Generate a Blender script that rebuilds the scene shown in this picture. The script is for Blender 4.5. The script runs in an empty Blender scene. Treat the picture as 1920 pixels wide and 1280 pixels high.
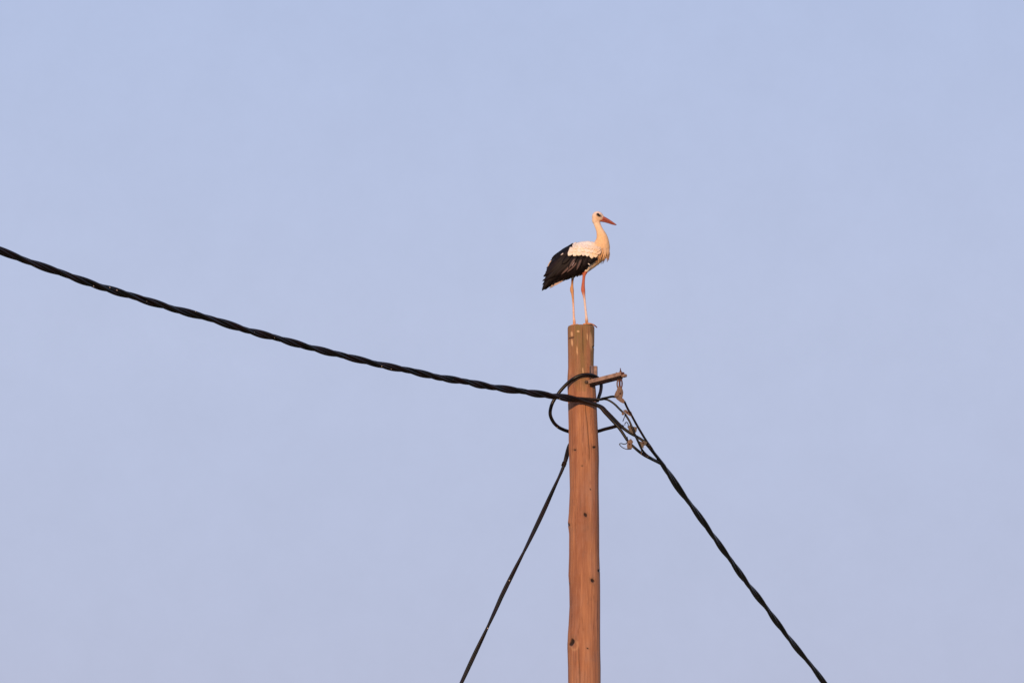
import bpy, bmesh, math, random
import numpy as np
from mathutils import Vector, noise

random.seed(7)
scene = bpy.context.scene
COL = scene.collection

# ------------------------------------------------------------------ camera
W_PX, H_PX = 1920.0, 1280.0
CAM_D, CAM_H = 42.0, 1.6
F_PX = 8730.0
PITCH = math.radians(9.25)
cam_data = bpy.data.cameras.new('camera')
cam_data.sensor_width = 36.0
cam_data.lens = F_PX / W_PX * 36.0
cam_data.clip_end = 5000.0
cam = bpy.data.objects.new('camera', cam_data)
cam.location = (0.0, -CAM_D, CAM_H)
cam.rotation_euler = (math.pi / 2 + PITCH, 0.0, 0.0)
COL.objects.link(cam)
scene.camera = cam
scene.render.resolution_x, scene.render.resolution_y = 1024, 682

# ------------------------------------------------------------------ sky, sun, exposure
SUN_ELEV = math.radians(7.0)
SUN_AZ = math.radians(-14.0)          # from straight behind the camera, negative = from its left
world = bpy.data.worlds.new('World')
scene.world = world
world.use_nodes = True
wn, wl = world.node_tree.nodes, world.node_tree.links
wn.clear()
w_out = wn.new('ShaderNodeOutputWorld')
w_bg = wn.new('ShaderNodeBackground')
sky = wn.new('ShaderNodeTexSky')
sky.sky_type = 'NISHITA'
sky.sun_disc = False
sky.sun_elevation = SUN_ELEV
sky.sun_rotation = math.pi + SUN_AZ
sky.altitude = 100.0
sky.air_density = 1.0
sky.dust_density = 1.0
sky.ozone_density = 1.0
w_bg.inputs['Strength'].default_value = 0.15
# dusk sky opposite the low sun: even, slightly violet haze over the clear-sky model, a little duller towards the horizon
w_tc = wn.new('ShaderNodeTexCoord')
w_sep = wn.new('ShaderNodeSeparateXYZ')
w_ramp = wn.new('ShaderNodeValToRGB')
stops = [(0.0, (0.405, 0.430, 0.630)), (0.09, (0.448, 0.482, 0.708)), (0.165, (0.485, 0.532, 0.758)), (0.24, (0.462, 0.533, 0.780)), (1.0, (0.30, 0.42, 0.74))]
while len(w_ramp.color_ramp.elements) < len(stops):
    w_ramp.color_ramp.elements.new(0.5)
for e_, (p_, c_) in zip(w_ramp.color_ramp.elements, stops):
    e_.position = p_
    e_.color = (*c_, 1)
wl.new(w_tc.outputs['Generated'], w_sep.inputs[0])
wl.new(w_sep.outputs['Z'], w_ramp.inputs['Fac'])
w_nz = wn.new('ShaderNodeTexNoise')
w_nz.inputs['Scale'].default_value = 60.0
w_nz.inputs['Detail'].default_value = 7.0
w_nz.inputs['Roughness'].default_value = 0.72
wl.new(w_tc.outputs['Generated'], w_nz.inputs['Vector'])
w_mr = wn.new('ShaderNodeMapRange')
w_mr.inputs['To Min'].default_value = (1 / 0.15) * 0.945
w_mr.inputs['To Max'].default_value = (1 / 0.15) * 1.055
wl.new(w_nz.outputs['Fac'], w_mr.inputs['Value'])
w_sc = wn.new('ShaderNodeVectorMath'); w_sc.operation = 'SCALE'
wl.new(w_ramp.outputs['Color'], w_sc.inputs[0])
wl.new(w_mr.outputs['Result'], w_sc.inputs['Scale'])
w_mix = wn.new('ShaderNodeMix'); w_mix.data_type = 'RGBA'
w_mix.inputs['Factor'].default_value = 0.88
w_in = [q for q in w_mix.inputs if q.type == 'RGBA']
wl.new(sky.outputs['Color'], w_in[0])
wl.new(w_sc.outputs['Vector'], w_in[1])
wl.new([q for q in w_mix.outputs if q.type == 'RGBA'][0], w_bg.inputs['Color'])
wl.new(w_bg.outputs['Background'], w_out.inputs['Surface'])

sun_data = bpy.data.lights.new('sun', 'SUN')
sun_data.energy = 4.0
sun_data.angle = math.radians(0.53)
sun_data.color = (1.0, 0.66, 0.37)
sun = bpy.data.objects.new('sun', sun_data)
to_sun = Vector((math.sin(SUN_AZ) * math.cos(SUN_ELEV), -math.cos(SUN_AZ) * math.cos(SUN_ELEV), math.sin(SUN_ELEV)))
sun.rotation_euler = to_sun.to_track_quat('Z', 'Y').to_euler()
sun.location = to_sun * 60
COL.objects.link(sun)

vs = scene.view_settings
vs.view_transform = 'Standard'
vs.look = 'None'
vs.exposure = 0.0
vs.gamma = 1.0
vs.use_curve_mapping = False

# ------------------------------------------------------------------ helpers
SP, CP = math.sin(PITCH), math.cos(PITCH)
PXM = F_PX / (CAM_D / CP + 1.15)      # pixels per metre around the pole head


def P(px, py, y=0.0):
    """photo pixel -> world point on the vertical plane Y = y"""
    dx = (px - W_PX / 2) / F_PX
    dz = (H_PX / 2 - py) / F_PX
    d = Vector((dx, CP - SP * dz, SP + CP * dz))
    t = (y + CAM_D) / d.y
    return Vector((0, -CAM_D, CAM_H)) + d * t


def unproject(v):
    """world points (n,3) -> photo pixels (n,2)"""
    v = np.asarray(v, dtype=float) - np.array([0, -CAM_D, CAM_H])
    depth = v[:, 1] * CP + v[:, 2] * SP
    up = -v[:, 1] * SP + v[:, 2] * CP
    return np.stack([W_PX / 2 + v[:, 0] / depth * F_PX, H_PX / 2 - up / depth * F_PX], 1)


def mesh_obj(name, verts, faces, mat=None, parent=None, smooth=True):
    me = bpy.data.meshes.new(name)
    me.from_pydata([tuple(v) for v in verts], [], faces)
    me.update()
    if smooth:
        me.polygons.foreach_set('use_smooth', [True] * len(me.polygons))
    o = bpy.data.objects.new(name, me)
    COL.objects.link(o)
    if mat:
        me.materials.append(mat)
    if parent is not None:
        o.parent = parent
        o.matrix_parent_inverse = parent_inverse(parent)
    return o


def parent_inverse(p):
    """things are Empties placed at their base; every mesh keeps world coordinates"""
    from mathutils import Matrix
    if p.type == 'EMPTY':
        return Matrix.Translation(p.location).inverted()
    return Matrix.Identity(4)


def thing(name, label, cat, loc, group=None):
    o = bpy.data.objects.new(name, None)
    o.empty_display_size = 0.1
    o.location = loc
    COL.objects.link(o)
    tag(o, label, cat, group)
    return o


def tag(o, label=None, cat=None, group=None, kind=None):
    if label: o['label'] = label
    if cat: o['category'] = cat
    if group: o['group'] = group
    if kind: o['kind'] = kind
    return o


def catmull(pts, n=8):
    """smooth polyline through points (any dimension)"""
    p = [np.array(q, dtype=float) for q in pts]
    p = [2 * p[0] - p[1]] + p + [2 * p[-1] - p[-2]]
    out = []
    for i in range(1, len(p) - 2):
        for k in range(n):
            t = k / n
            a, b, c, d = p[i - 1], p[i], p[i + 1], p[i + 2]
            out.append(0.5 * ((2 * b) + (c - a) * t + (2 * a - 5 * b + 4 * c - d) * t * t + (3 * b - a - 3 * c + d) * t ** 3))
    out.append(p[-2])
    return out


def tube_data(path, radii, sides=10, flat=1.0, up=Vector((0, 1, 0))):
    """tube along path; radii scalar or list; flat squashes it along 'up'. returns verts, faces (closed ends)"""
    path = [Vector(p) for p in path]
    n = len(path)
    if not hasattr(radii, '__len__'):
        radii = [radii] * n
    verts, faces = [], []
    prev = None
    for i, p in enumerate(path):
        t = (path[min(i + 1, n - 1)] - path[max(i - 1, 0)]).normalized()
        if prev is None:
            a = up - t * up.dot(t)
            if a.length < 1e-4:
                a = Vector((1, 0, 0)) - t * t.x
            a.normalize()
        else:
            a = (prev - t * prev.dot(t)).normalized()
        prev = a
        b = t.cross(a)
        for k in range(sides):
            an = 2 * math.pi * k / sides
            verts.append(p + (a * math.cos(an) * flat + b * math.sin(an)) * radii[i])
    for i in range(n - 1):
        for k in range(sides):
            k2 = (k + 1) % sides
            faces.append((i * sides + k, i * sides + k2, (i + 1) * sides + k2, (i + 1) * sides + k))
    c0 = len(verts); verts.append(path[0])
    c1 = len(verts); verts.append(path[-1])
    for k in range(sides):
        k2 = (k + 1) % sides
        faces.append((c0, k2, k))
        faces.append((c1, (n - 1) * sides + k, (n - 1) * sides + k2))
    return verts, faces


def tube(name, path, radii, mat, parent=None, sides=10, flat=1.0, up=Vector((0, 1, 0))):
    v, f = tube_data(path, radii, sides, flat, up)
    return mesh_obj(name, v, f, mat, parent)


def join_data(parts):
    V, F = [], []
    for v, f in parts:
        o = len(V)
        V += list(v)
        F += [tuple(i + o for i in q) for q in f]
    return V, F


def hull_box(name, corners8, mat, parent=None, bevel=0.0):
    """box from 8 corners: 4 of one end, 4 of the other, same order; bevelled"""
    bm = bmesh.new()
    vs_ = [bm.verts.new(c) for c in corners8]
    for q in ((0, 1, 2, 3), (7, 6, 5, 4), (0, 4, 5, 1), (1, 5, 6, 2), (2, 6, 7, 3), (3, 7, 4, 0)):
        bm.faces.new([vs_[i] for i in q])
    bmesh.ops.recalc_face_normals(bm, faces=bm.faces)
    if bevel:
        bmesh.ops.bevel(bm, geom=list(bm.edges), offset=bevel, segments=2, affect='EDGES')
    me = bpy.data.meshes.new(name)
    bm.to_mesh(me); bm.free()
    me.materials.append(mat)
    o = bpy.data.objects.new(name, me)
    COL.objects.link(o)
    if parent is not None:
        o.parent = parent
        o.matrix_parent_inverse = parent_inverse(parent)
    return o


def oriented_box(name, center, ax, ay, az, mat, parent=None, bevel=0.0):
    """box from centre and three half-axis vectors"""
    c = Vector(center)
    e0 = [c - ax + s * ay + t * az for s, t in ((-1, -1), (1, -1), (1, 1), (-1, 1))]
    e1 = [c + ax + s * ay + t * az for s, t in ((-1, -1), (1, -1), (1, 1), (-1, 1))]
    return hull_box(name, e0 + e1, mat, parent, bevel)


# ------------------------------------------------------------------ materials
def new_mat(name):
    m = bpy.data.materials.new(name)
    m.use_nodes = True
    nt = m.node_tree
    nt.nodes.clear()
    out = nt.nodes.new('ShaderNodeOutputMaterial')
    b = nt.nodes.new('ShaderNodeBsdfPrincipled')
    nt.links.new(b.outputs['BSDF'], out.inputs['Surface'])
    return m, nt, b


def nd(nt, kind, **kw):
    n = nt.nodes.new(kind)
    for k, v in kw.items():
        if k in n.inputs.keys():
            n.inputs[k].default_value = v
        else:
            setattr(n, k, v)
    return n


def noise_mat(name, c1, c2, scale=(8, 8, 8), rough=0.6, metallic=0.0, detail=5.0, bump=0.0, bump_scale=60.0, spec=0.5, lo=0.35, hi=0.65):
    m, nt, b = new_mat(name)
    tc = nd(nt, 'ShaderNodeTexCoord')
    mp = nd(nt, 'ShaderNodeMapping')
    mp.inputs['Scale'].default_value = scale
    nt.links.new(tc.outputs['Object'], mp.inputs['Vector'])
    nz = nd(nt, 'ShaderNodeTexNoise', Scale=1.0, Detail=detail, Roughness=0.6)
    nt.links.new(mp.outputs['Vector'], nz.inputs['Vector'])
    rp = nd(nt, 'ShaderNodeValToRGB')
    rp.color_ramp.elements[0].position = lo; rp.color_ramp.elements[0].color = (*c1, 1)
    rp.color_ramp.elements[1].position = hi; rp.color_ramp.elements[1].color = (*c2, 1)
    nt.links.new(nz.outputs['Fac'], rp.inputs['Fac'])
    nt.links.new(rp.outputs['Color'], b.inputs['Base Color'])
    b.inputs['Roughness'].default_value = rough
    b.inputs['Metallic'].default_value = metallic
    b.inputs['Specular IOR Level'].default_value = spec
    if bump:
        n2 = nd(nt, 'ShaderNodeTexNoise', Scale=bump_scale, Detail=4.0)
        nt.links.new(tc.outputs['Object'], n2.inputs['Vector'])
        bp = nd(nt, 'ShaderNodeBump', Strength=bump, Distance=0.004)
        nt.links.new(n2.outputs['Fac'], bp.inputs['Height'])
        nt.links.new(bp.outputs['Normal'], b.inputs['Normal'])
    return m


def wood_mat():
    m, nt, b = new_mat('weathered_pole_wood')
    L = nt.links.new
    tc = nd(nt, 'ShaderNodeTexCoord')

    def streak(scale, detail, rough=0.6):
        mp = nd(nt, 'ShaderNodeMapping')
        mp.inputs['Scale'].default_value = scale
        L(tc.outputs['Object'], mp.inputs['Vector'])
        nz = nd(nt, 'ShaderNodeTexNoise', Scale=1.0, Detail=detail, Roughness=rough)
        L(mp.outputs['Vector'], nz.inputs['Vector'])
        return nz.outputs['Fac']

    def mix(fac, a, c, factor_in=None):
        mx = nd(nt, 'ShaderNodeMix', data_type='RGBA')
        L(fac, mx.inputs['Factor'])
        for sock, val in ((mx.inputs['A'], a), (mx.inputs['B'], c)):
            pass
        ins = [s for s in mx.inputs if s.type == 'RGBA']
        for s, val in zip(ins, (a, c)):
            if isinstance(val, tuple): s.default_value = (*val, 1)
            else: L(val, s)
        return [s for s in mx.outputs if s.type == 'RGBA'][0]

    def ramp(fac, lo, hi):
        r = nd(nt, 'ShaderNodeMapRange')
        r.inputs['From Min'].default_value = lo
        r.inputs['From Max'].default_value = hi
        L(fac, r.inputs['Value'])
        return r.outputs['Result']

    def attr(n):
        a = nd(nt, 'ShaderNodeAttribute', attribute_name=n)
        return a.outputs['Fac']

    broad = ramp(streak((11, 11, 0.8), 4), 0.38, 0.62)
    fine = ramp(streak((60, 60, 2.2), 5, 0.65), 0.35, 0.68)
    c = mix(broad, (0.255, 0.100, 0.055), (0.44, 0.200, 0.102))
    dk = nd(nt, 'ShaderNodeMath', operation='MULTIPLY'); L(fine, dk.inputs[0]); dk.inputs[1].default_value = 0.7
    c = mix(dk.outputs[0], c, (0.20, 0.074, 0.038))
    pk = nd(nt, 'ShaderNodeMath', operation='MULTIPLY'); L(ramp(streak((14, 14, 2.5), 4), 0.5, 0.75), pk.inputs[0]); pk.inputs[1].default_value = 0.6
    c = mix(pk.outputs[0], c, (0.36, 0.185, 0.135))
    gp = nd(nt, 'ShaderNodeMath', operation='MULTIPLY'); L(ramp(streak((5, 5, 4.0), 6, 0.7), 0.5, 0.72), gp.inputs[0]); gp.inputs[1].default_value = 0.55
    c = mix(gp.outputs[0], c, (0.27, 0.145, 0.105))
    hl = nd(nt, 'ShaderNodeMath', operation='MULTIPLY'); L(ramp(streak((120, 120, 5.0), 3), 0.60, 0.72), hl.inputs[0]); hl.inputs[1].default_value = 0.5
    c = mix(hl.outputs[0], c, (0.52, 0.27, 0.15))
    # thin drying cracks following the grain
    ck = nd(nt, 'ShaderNodeMath', operation='SUBTRACT'); L(streak((26, 26, 0.9), 4, 0.55), ck.inputs[0]); ck.inputs[1].default_value = 0.47
    ckb = nd(nt, 'ShaderNodeMath', operation='ABSOLUTE'); L(ck.outputs[0], ckb.inputs[0])
    cr = nd(nt, 'ShaderNodeMapRange'); cr.inputs['From Min'].default_value = 0.0; cr.inputs['From Max'].default_value = 0.016; cr.inputs['To Min'].default_value = 1.0; cr.inputs['To Max'].default_value = 0.0
    L(ckb.outputs[0], cr.inputs['Value'])
    cm = nd(nt, 'ShaderNodeMath', operation='MULTIPLY'); L(cr.outputs['Result'], cm.inputs[0]); L(ramp(streak((7, 7, 1.5), 3), 0.42, 0.62), cm.inputs[1])
    cm2 = nd(nt, 'ShaderNodeMath', operation='MULTIPLY'); L(cm.outputs[0], cm2.inputs[0]); cm2.inputs[1].default_value = 0.85
    c = mix(cm2.outputs[0], c, (0.085, 0.030, 0.016))
    # grey-brown smudges
    sg = nd(nt, 'ShaderNodeMath', operation='MULTIPLY'); L(ramp(streak((16, 16, 6.0), 6, 0.75), 0.56, 0.74), sg.inputs[0]); sg.inputs[1].default_value = 0.55
    c = mix(sg.outputs[0], c, (0.14, 0.075, 0.055))
    # lichen / grey weathering near the top, broken up by streaks
    ms = nd(nt, 'ShaderNodeMath', operation='MULTIPLY'); L(attr('moss'), ms.inputs[0]); L(ramp(streak((22, 22, 3.0), 5), 0.22, 0.6), ms.inputs[1])
    c = mix(ms.outputs[0], c, (0.17, 0.115, 0.042))
    c = mix(attr('pale'), c, (0.60, 0.37, 0.21))
    c = mix(attr('stain_shade'), c, (0.10, 0.07, 0.045))
    c = mix(attr('dark'), c, (0.022, 0.010, 0.007))
    L(c, b.inputs['Base Color'])
    b.inputs['Roughness'].default_value = 0.75
    b.inputs['Specular IOR Level'].default_value = 0.3
    ad = nd(nt, 'ShaderNodeMath', operation='ADD')
    L(streak((70, 70, 2.0), 5), ad.inputs[0]); L(streak((200, 200, 14.0), 3), ad.inputs[1])
    bp = nd(nt, 'ShaderNodeBump', Strength=0.5, Distance=0.004)
    L(ad.outputs[0], bp.inputs['Height'])
    L(bp.outputs['Normal'], b.inputs['Normal'])
    return m


def cable_mat():
    m, nt, b = new_mat('black_cable_sheath')
    L = nt.links.new
    tc = nd(nt, 'ShaderNodeTexCoord')
    nz = nd(nt, 'ShaderNodeTexNoise', Scale=9.0, Detail=4.0)
    L(tc.outputs['Object'], nz.inputs['Vector'])
    rp = nd(nt, 'ShaderNodeValToRGB')
    e = rp.color_ramp.elements
    e[0].position = 0.35; e[0].color = (0.0035, 0.0045, 0.0045, 1)
    e[1].position = 0.65; e[1].color = (0.012, 0.006, 0.0065, 1)
    L(nz.outputs['Fac'], rp.inputs['Fac'])
    # small pale specks: sun glints painted into the sheath colour
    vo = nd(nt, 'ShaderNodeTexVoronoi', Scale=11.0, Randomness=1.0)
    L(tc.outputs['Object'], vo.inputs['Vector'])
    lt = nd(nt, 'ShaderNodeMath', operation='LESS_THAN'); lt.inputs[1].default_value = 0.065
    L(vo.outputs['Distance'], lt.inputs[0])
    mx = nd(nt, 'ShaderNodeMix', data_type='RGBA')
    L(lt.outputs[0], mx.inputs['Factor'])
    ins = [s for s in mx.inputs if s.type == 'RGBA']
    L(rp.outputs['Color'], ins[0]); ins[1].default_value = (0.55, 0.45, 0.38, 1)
    L([s for s in mx.outputs if s.type == 'RGBA'][0], b.inputs['Base Color'])
    b.inputs['Roughness'].default_value = 0.36
    b.inputs['Specular IOR Level'].default_value = 0.22
    return m


def attr_mat(name, attr='Col', rough=0.75, spec=0.25, bump=0.25, scale=(60, 60, 60), vary=0.12, sheen=0.0):
    m, nt, b = new_mat(name)
    L = nt.links.new
    a = nd(nt, 'ShaderNodeAttribute', attribute_name=attr)
    tc = nd(nt, 'ShaderNodeTexCoord')
    mp = nd(nt, 'ShaderNodeMapping'); mp.inputs['Scale'].default_value = scale
    L(tc.outputs['Object'], mp.inputs['Vector'])
    nz = nd(nt, 'ShaderNodeTexNoise', Scale=1.0, Detail=4.0)
    L(mp.outputs['Vector'], nz.inputs['Vector'])
    mr = nd(nt, 'ShaderNodeMapRange')
    mr.inputs['From Min'].default_value = 0.3; mr.inputs['From Max'].default_value = 0.7
    mr.inputs['To Min'].default_value = 1.0 - vary; mr.inputs['To Max'].default_value = 1.0 + vary
    L(nz.outputs['Fac'], mr.inputs['Value'])
    mx = nd(nt, 'ShaderNodeVectorMath', operation='SCALE')
    L(a.outputs['Color'], mx.inputs[0]); L(mr.outputs['Result'], mx.inputs['Scale'])
    L(mx.outputs['Vector'], b.inputs['Base Color'])
    b.inputs['Roughness'].default_value = rough
    b.inputs['Specular IOR Level'].default_value = spec
    if bump:
        bp = nd(nt, 'ShaderNodeBump', Strength=bump, Distance=0.004)
        L(nz.outputs['Fac'], bp.inputs['Height'])
        L(bp.outputs['Normal'], b.inputs['Normal'])
    return m


M_WOOD = wood_mat()
M_CABLE = cable_mat()
M_STEEL = noise_mat('galvanised_steel', (0.20, 0.115, 0.085), (0.35, 0.22, 0.165), (25, 25, 25), rough=0.6, metallic=0.15, bump=0.2)
M_SHADE_WRAP = noise_mat('shade_wrap_black', (0.006, 0.004, 0.004), (0.022, 0.010, 0.009), (30, 30, 30), rough=0.8, spec=0.15)  # flat black: painted shade under the arm, and the stay's wrap
M_RUST = noise_mat('rusty_bolt', (0.05, 0.014, 0.012), (0.12, 0.035, 0.025), (40, 40, 40), rough=0.7, metallic=0.2)
M_POLY = noise_mat('aged_clamp_plastic', (0.050, 0.022, 0.015), (0.145, 0.072, 0.047), (30, 30, 30), rough=0.6, bump=0.3)
M_POLY2 = noise_mat('grey_clamp_plastic', (0.028, 0.018, 0.014), (0.085, 0.050, 0.037), (30, 30, 30), rough=0.6, bump=0.3)
M_BODY = attr_mat('stork_plumage', rough=0.8, spec=0.2, bump=0.35, scale=(70, 70, 45))
M_FEATHER = attr_mat('stork_feather', rough=0.6, spec=0.16, bump=0.0, scale=(90, 90, 90), vary=0.10)
M_EYE = noise_mat('eye_black', (0.006, 0.006, 0.006), (0.01, 0.01, 0.01), rough=0.15)
M_GROUND = noise_mat('dry_grass_ground', (0.10, 0.085, 0.04), (0.20, 0.16, 0.08), (0.6, 0.6, 0.6), rough=0.95, detail=8, bump=0.5, bump_scale=6)

# ------------------------------------------------------------------ ground (one sheet to the horizon; below the frame)
gs, gn = 3000.0, 40
gv, gf = [], []
for j in range(gn + 1):
    for i in range(gn + 1):
        u, v = 2 * i / gn - 1, 2 * j / gn - 1
        x, y = gs * u * abs(u) ** 1.5, gs * v * abs(v) ** 1.5
        gv.append((x, y, 0.0))
for j in range(gn):
    for i in range(gn):
        a = j * (gn + 1) + i
        gf.append((a, a + 1, a + gn + 2, a + gn + 1))
ground = mesh_obj('ground', gv, gf, M_GROUND, smooth=False)
tag(ground, kind='structure')

# ------------------------------------------------------------------ utility pole
EDGE = [  # photo y, left edge x, right edge x
    (608, 1064.3, 1114.6), (640, 1064.6, 1114.4), (665, 1065.0, 1113.4), (690, 1065.2, 1113.0), (705, 1064.2, 1114.0),
    (720, 1063.6, 1116.0), (731, 1064.3, 1117.2), (753, 1065.0, 1118.7), (797, 1066.2, 1120.5), (840, 1066.4, 1122.6),
    (862, 1067.3, 1123.0), (890, 1067.8, 1122.5), (917, 1068.4, 1122.5), (960, 1066.5, 1123.0), (981, 1064.8, 1123.2),
    (1001, 1067.2, 1123.3), (1040, 1067.0, 1123.6), (1078, 1065.8, 1124.9), (1098, 1067.2, 1125.2), (1135, 1068.0, 1125.2),
    (1170, 1066.2, 1125.2), (1190, 1064.6, 1125.2), (1219, 1064.0, 1125.4), (1250, 1065.0, 1126.2), (1280, 1065.4, 1126.2)]
Z_TOP = P(1089, 607.6, -0.122).z
rows = []
for py, l, r in EDGE:
    a, b_ = P(l, py), P(r, py)
    rows.append(((a.x + b_.x) / 2, a.z, (b_.x - a.x) / 2))
rows[0] = (rows[0][0], Z_TOP, rows[0][2])
rz = np.array([q[1] for q in rows][::-1]); rx = np.array([q[0] for q in rows][::-1]); rr = np.array([q[2] for q in rows][::-1])
z_img = rz[0]


def pole_xr(z):
    if z >= z_img:
        return float(np.interp(z, rz, rx)), float(np.interp(z, rz, rr))
    return float(rx[0] + 0.006 * (z_img - z)), float(rr[0] + 0.008 * (z_img - z))


POLE_BASE = Vector((pole_xr(0)[0], 0.0, 0.0))
pole = thing('utility_pole', 'tall round weathered orange-brown wooden pole with knots, carrying a stork and cables', 'utility pole', POLE_BASE)

SEG = 168
zs = list(np.arange(Z_TOP, z_img - 0.3, -0.006)) + list(np.linspace(z_img - 0.32, -0.4, 60))
# knots in photo pixels: x, y, radius px, bulge px
KNOTS = [(1078, 843, 2.4, 0.3), (1114, 838, 3.0, 0.4), (1098, 965, 2.8, 0.3), (1065.5, 983, 2.6, 0.6), (1111, 1088, 3.4, 0.5),
         (1072.5, 1204, 4.2, 1.0), (1102, 1215, 1.8, 0.2), (1091.5, 873, 1.5, 0.0), (1114, 651, 2.6, 0.8), (1107, 917, 0.9, 0.0), (1123, 1070, 2.2, 0.4), (1066.5, 1093, 1.8, 0.3)]
PALE = [(1072, 626, 1.9, 4.5), (1072.5, 642, 1.6, 6.5), (1082, 657, 1.0, 8), (1101, 631, 0.9, 6.5), (1093, 695, 0.9, 6), (1084, 621, 2.5, 1.6), (1108, 640, 3.0, 16)]
# cracks: polyline px with width px
CRACKS = [[(1099, 745), (1098.5, 770), (1101, 790), (1103, 815), (1105.5, 845), (1105, 870)],
          [(1084.5, 1205), (1085, 1235), (1087, 1262), (1087.5, 1290)],
          [(1092, 608), (1093, 640), (1094, 668)]]
SLITS = [(1066.5, 634.5, 1075.0, 632.2)]
pv, pf, mk = [], [], []
for z in zs:
    cx, r = pole_xr(z)
    for k in range(SEG):
        th = 2 * math.pi * k / SEG
        ux, uy = math.cos(th), math.sin(th)
        n1 = noise.noise(Vector((ux * 2.2, uy * 2.2, z * 1.3))) * 0.0028
        n2 = noise.noise(Vector((ux * 9, uy * 9, z * 1.1 + 7))) * 0.0022
        n3 = noise.noise(Vector((ux * 25, uy * 25, z * 2.6 + 17))) * 0.0010
        rad = r + n1 * abs(uy) + n2 + n3
        pv.append([cx + ux * rad, uy * rad, z])
pv = np.array(pv)
pp = unproject(pv)
front = np.clip((0.025 - pv[:, 1]) / 0.05, 0, 1)
dark = np.zeros(len(pv)); pale = np.zeros(len(pv)); stain_shade = np.zeros(len(pv)); inset = np.zeros(len(pv))
for (kx, ky, kr, kb) in KNOTS:
    near_ = (np.abs(pp[:, 0] - kx) < 14) & (np.abs(pp[:, 1] - ky) < 18) & (front > 0)
    wob = np.zeros(len(pv))
    for i_ in np.nonzero(near_)[0]:
        wob[i_] = noise.noise(Vector((pp[i_, 0] * 0.25 + ky, pp[i_, 1] * 0.2, kx)))
    sh_ = 0.35 * math.sin(kx * 3.1 + ky)
    d = np.hypot(pp[:, 0] - kx - sh_ * (pp[:, 1] - ky), (pp[:, 1] - ky) / (1.15 + 0.45 * math.sin(kx + ky))) * (1 + 0.38 * wob) * np.where(near_, 1, 9)
    m_ = front * np.clip(1.25 - d / kr, 0, 1)
    dark = np.maximum(dark, np.clip(m_ * 2.2, 0, 1))
    ring = front * np.exp(-((d - kr * 1.6) / (kr * 0.7)) ** 2)
    stain_shade = np.maximum(stain_shade, ring * 0.22)
    inset += -np.clip(m_, 0, 1) * kr * 0.5 / PXM + ring * kb * 0.55 / PXM
d = np.hypot(pp[:, 0] - 1077, (pp[:, 1] - 1209) / 1.25)         # pale collar round the big knot
pale = np.maximum(pale, front * np.exp(-((d - 6.5) / 2.0) ** 2) * 0.25)
for (x, y, w, h) in PALE:
    q = ((pp[:, 0] - x - 0.05 * (pp[:, 1] - y)) / w) ** 2 + ((pp[:, 1] - y) / h) ** 2
    pale = np.maximum(pale, front * np.clip(1.5 - q, 0, 1) * (0.55 if w > 2.6 else 0.85))
for c in CRACKS:
    c = np.array(c)
    xx = np.interp(pp[:, 1], c[:, 1], c[:, 0])
    inside = (pp[:, 1] >= c[0, 1]) & (pp[:, 1] <= c[-1, 1]) & (front > 0.5)
    fade = np.clip(np.minimum(pp[:, 1] - c[0, 1], c[-1, 1] - pp[:, 1]) / 12, 0, 1)
    g = inside * np.exp(-((pp[:, 0] - xx) / 0.75) ** 2) * fade
    dark = np.maximum(dark, g * 0.75); inset -= g * 0.006
for (x0, y0, x1, y1) in SLITS:
    t = np.clip((pp[:, 0] - x0) / (x1 - x0), 0, 1)
    dd = np.hypot(pp[:, 0] - (x0 + t * (x1 - x0)), pp[:, 1] - (y0 + t * (y1 - y0)))
    g = front * np.exp(-(dd / 1.0) ** 2)
    dark = np.maximum(dark, g); inset -= g * 0.006
# loop's cast shadow painted on below the cable, staining round the bolt
for (x, y, s, a) in ((1078, 714, 6, 0.6), (1099, 716, 6, 0.55), (1070, 708, 5, 0.3), (1108, 700, 4, 0.4)):
    stain_shade = np.maximum(stain_shade, front * a * np.exp(-((pp[:, 0] - x) ** 2 + (pp[:, 1] - y) ** 2) / s ** 2))
dz_top = Z_TOP - pv[:, 2]
across = np.array([noise.noise(Vector((v[0] * 14, v[1] * 14, v[2] * 0.7))) for v in pv])
moss = np.clip((0.62 + 0.5 * across - dz_top * 0.9) * 1.6, 0, 1) * (dz_top < 0.62)
moss = np.maximum(moss, np.clip(1.15 - dz_top / 0.055, 0, 1) * 0.85)
# worn top edge, uneven end grain
wear = np.clip(1 - dz_top / 0.02, 0, 1)
for i in range(len(pv)):
    z = pv[i, 2]
    cx, r = pole_xr(z)
    ux, uy = (pv[i, 0] - cx), pv[i, 1]
    l = math.hypot(ux, uy)
    off = inset[i] - wear[i] ** 2 * 0.006
    pv[i, 0] += ux / l * off; pv[i, 1] += uy / l * off
    if dz_top[i] < 0.03:
        pv[i, 2] += (1 - dz_top[i] / 0.03) * (0.006 * noise.noise(Vector((ux * 30, uy * 30, 3.0))) + 0.007 * min(0, noise.noise(Vector((ux * 70, uy * 70, 9.0)))))
NR = len(zs)
for i in range(NR - 1):
    for k in range(SEG):
        k2 = (k + 1) % SEG
        pf.append((i * SEG + k, (i + 1) * SEG + k, (i + 1) * SEG + k2, i * SEG + k2))
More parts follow.
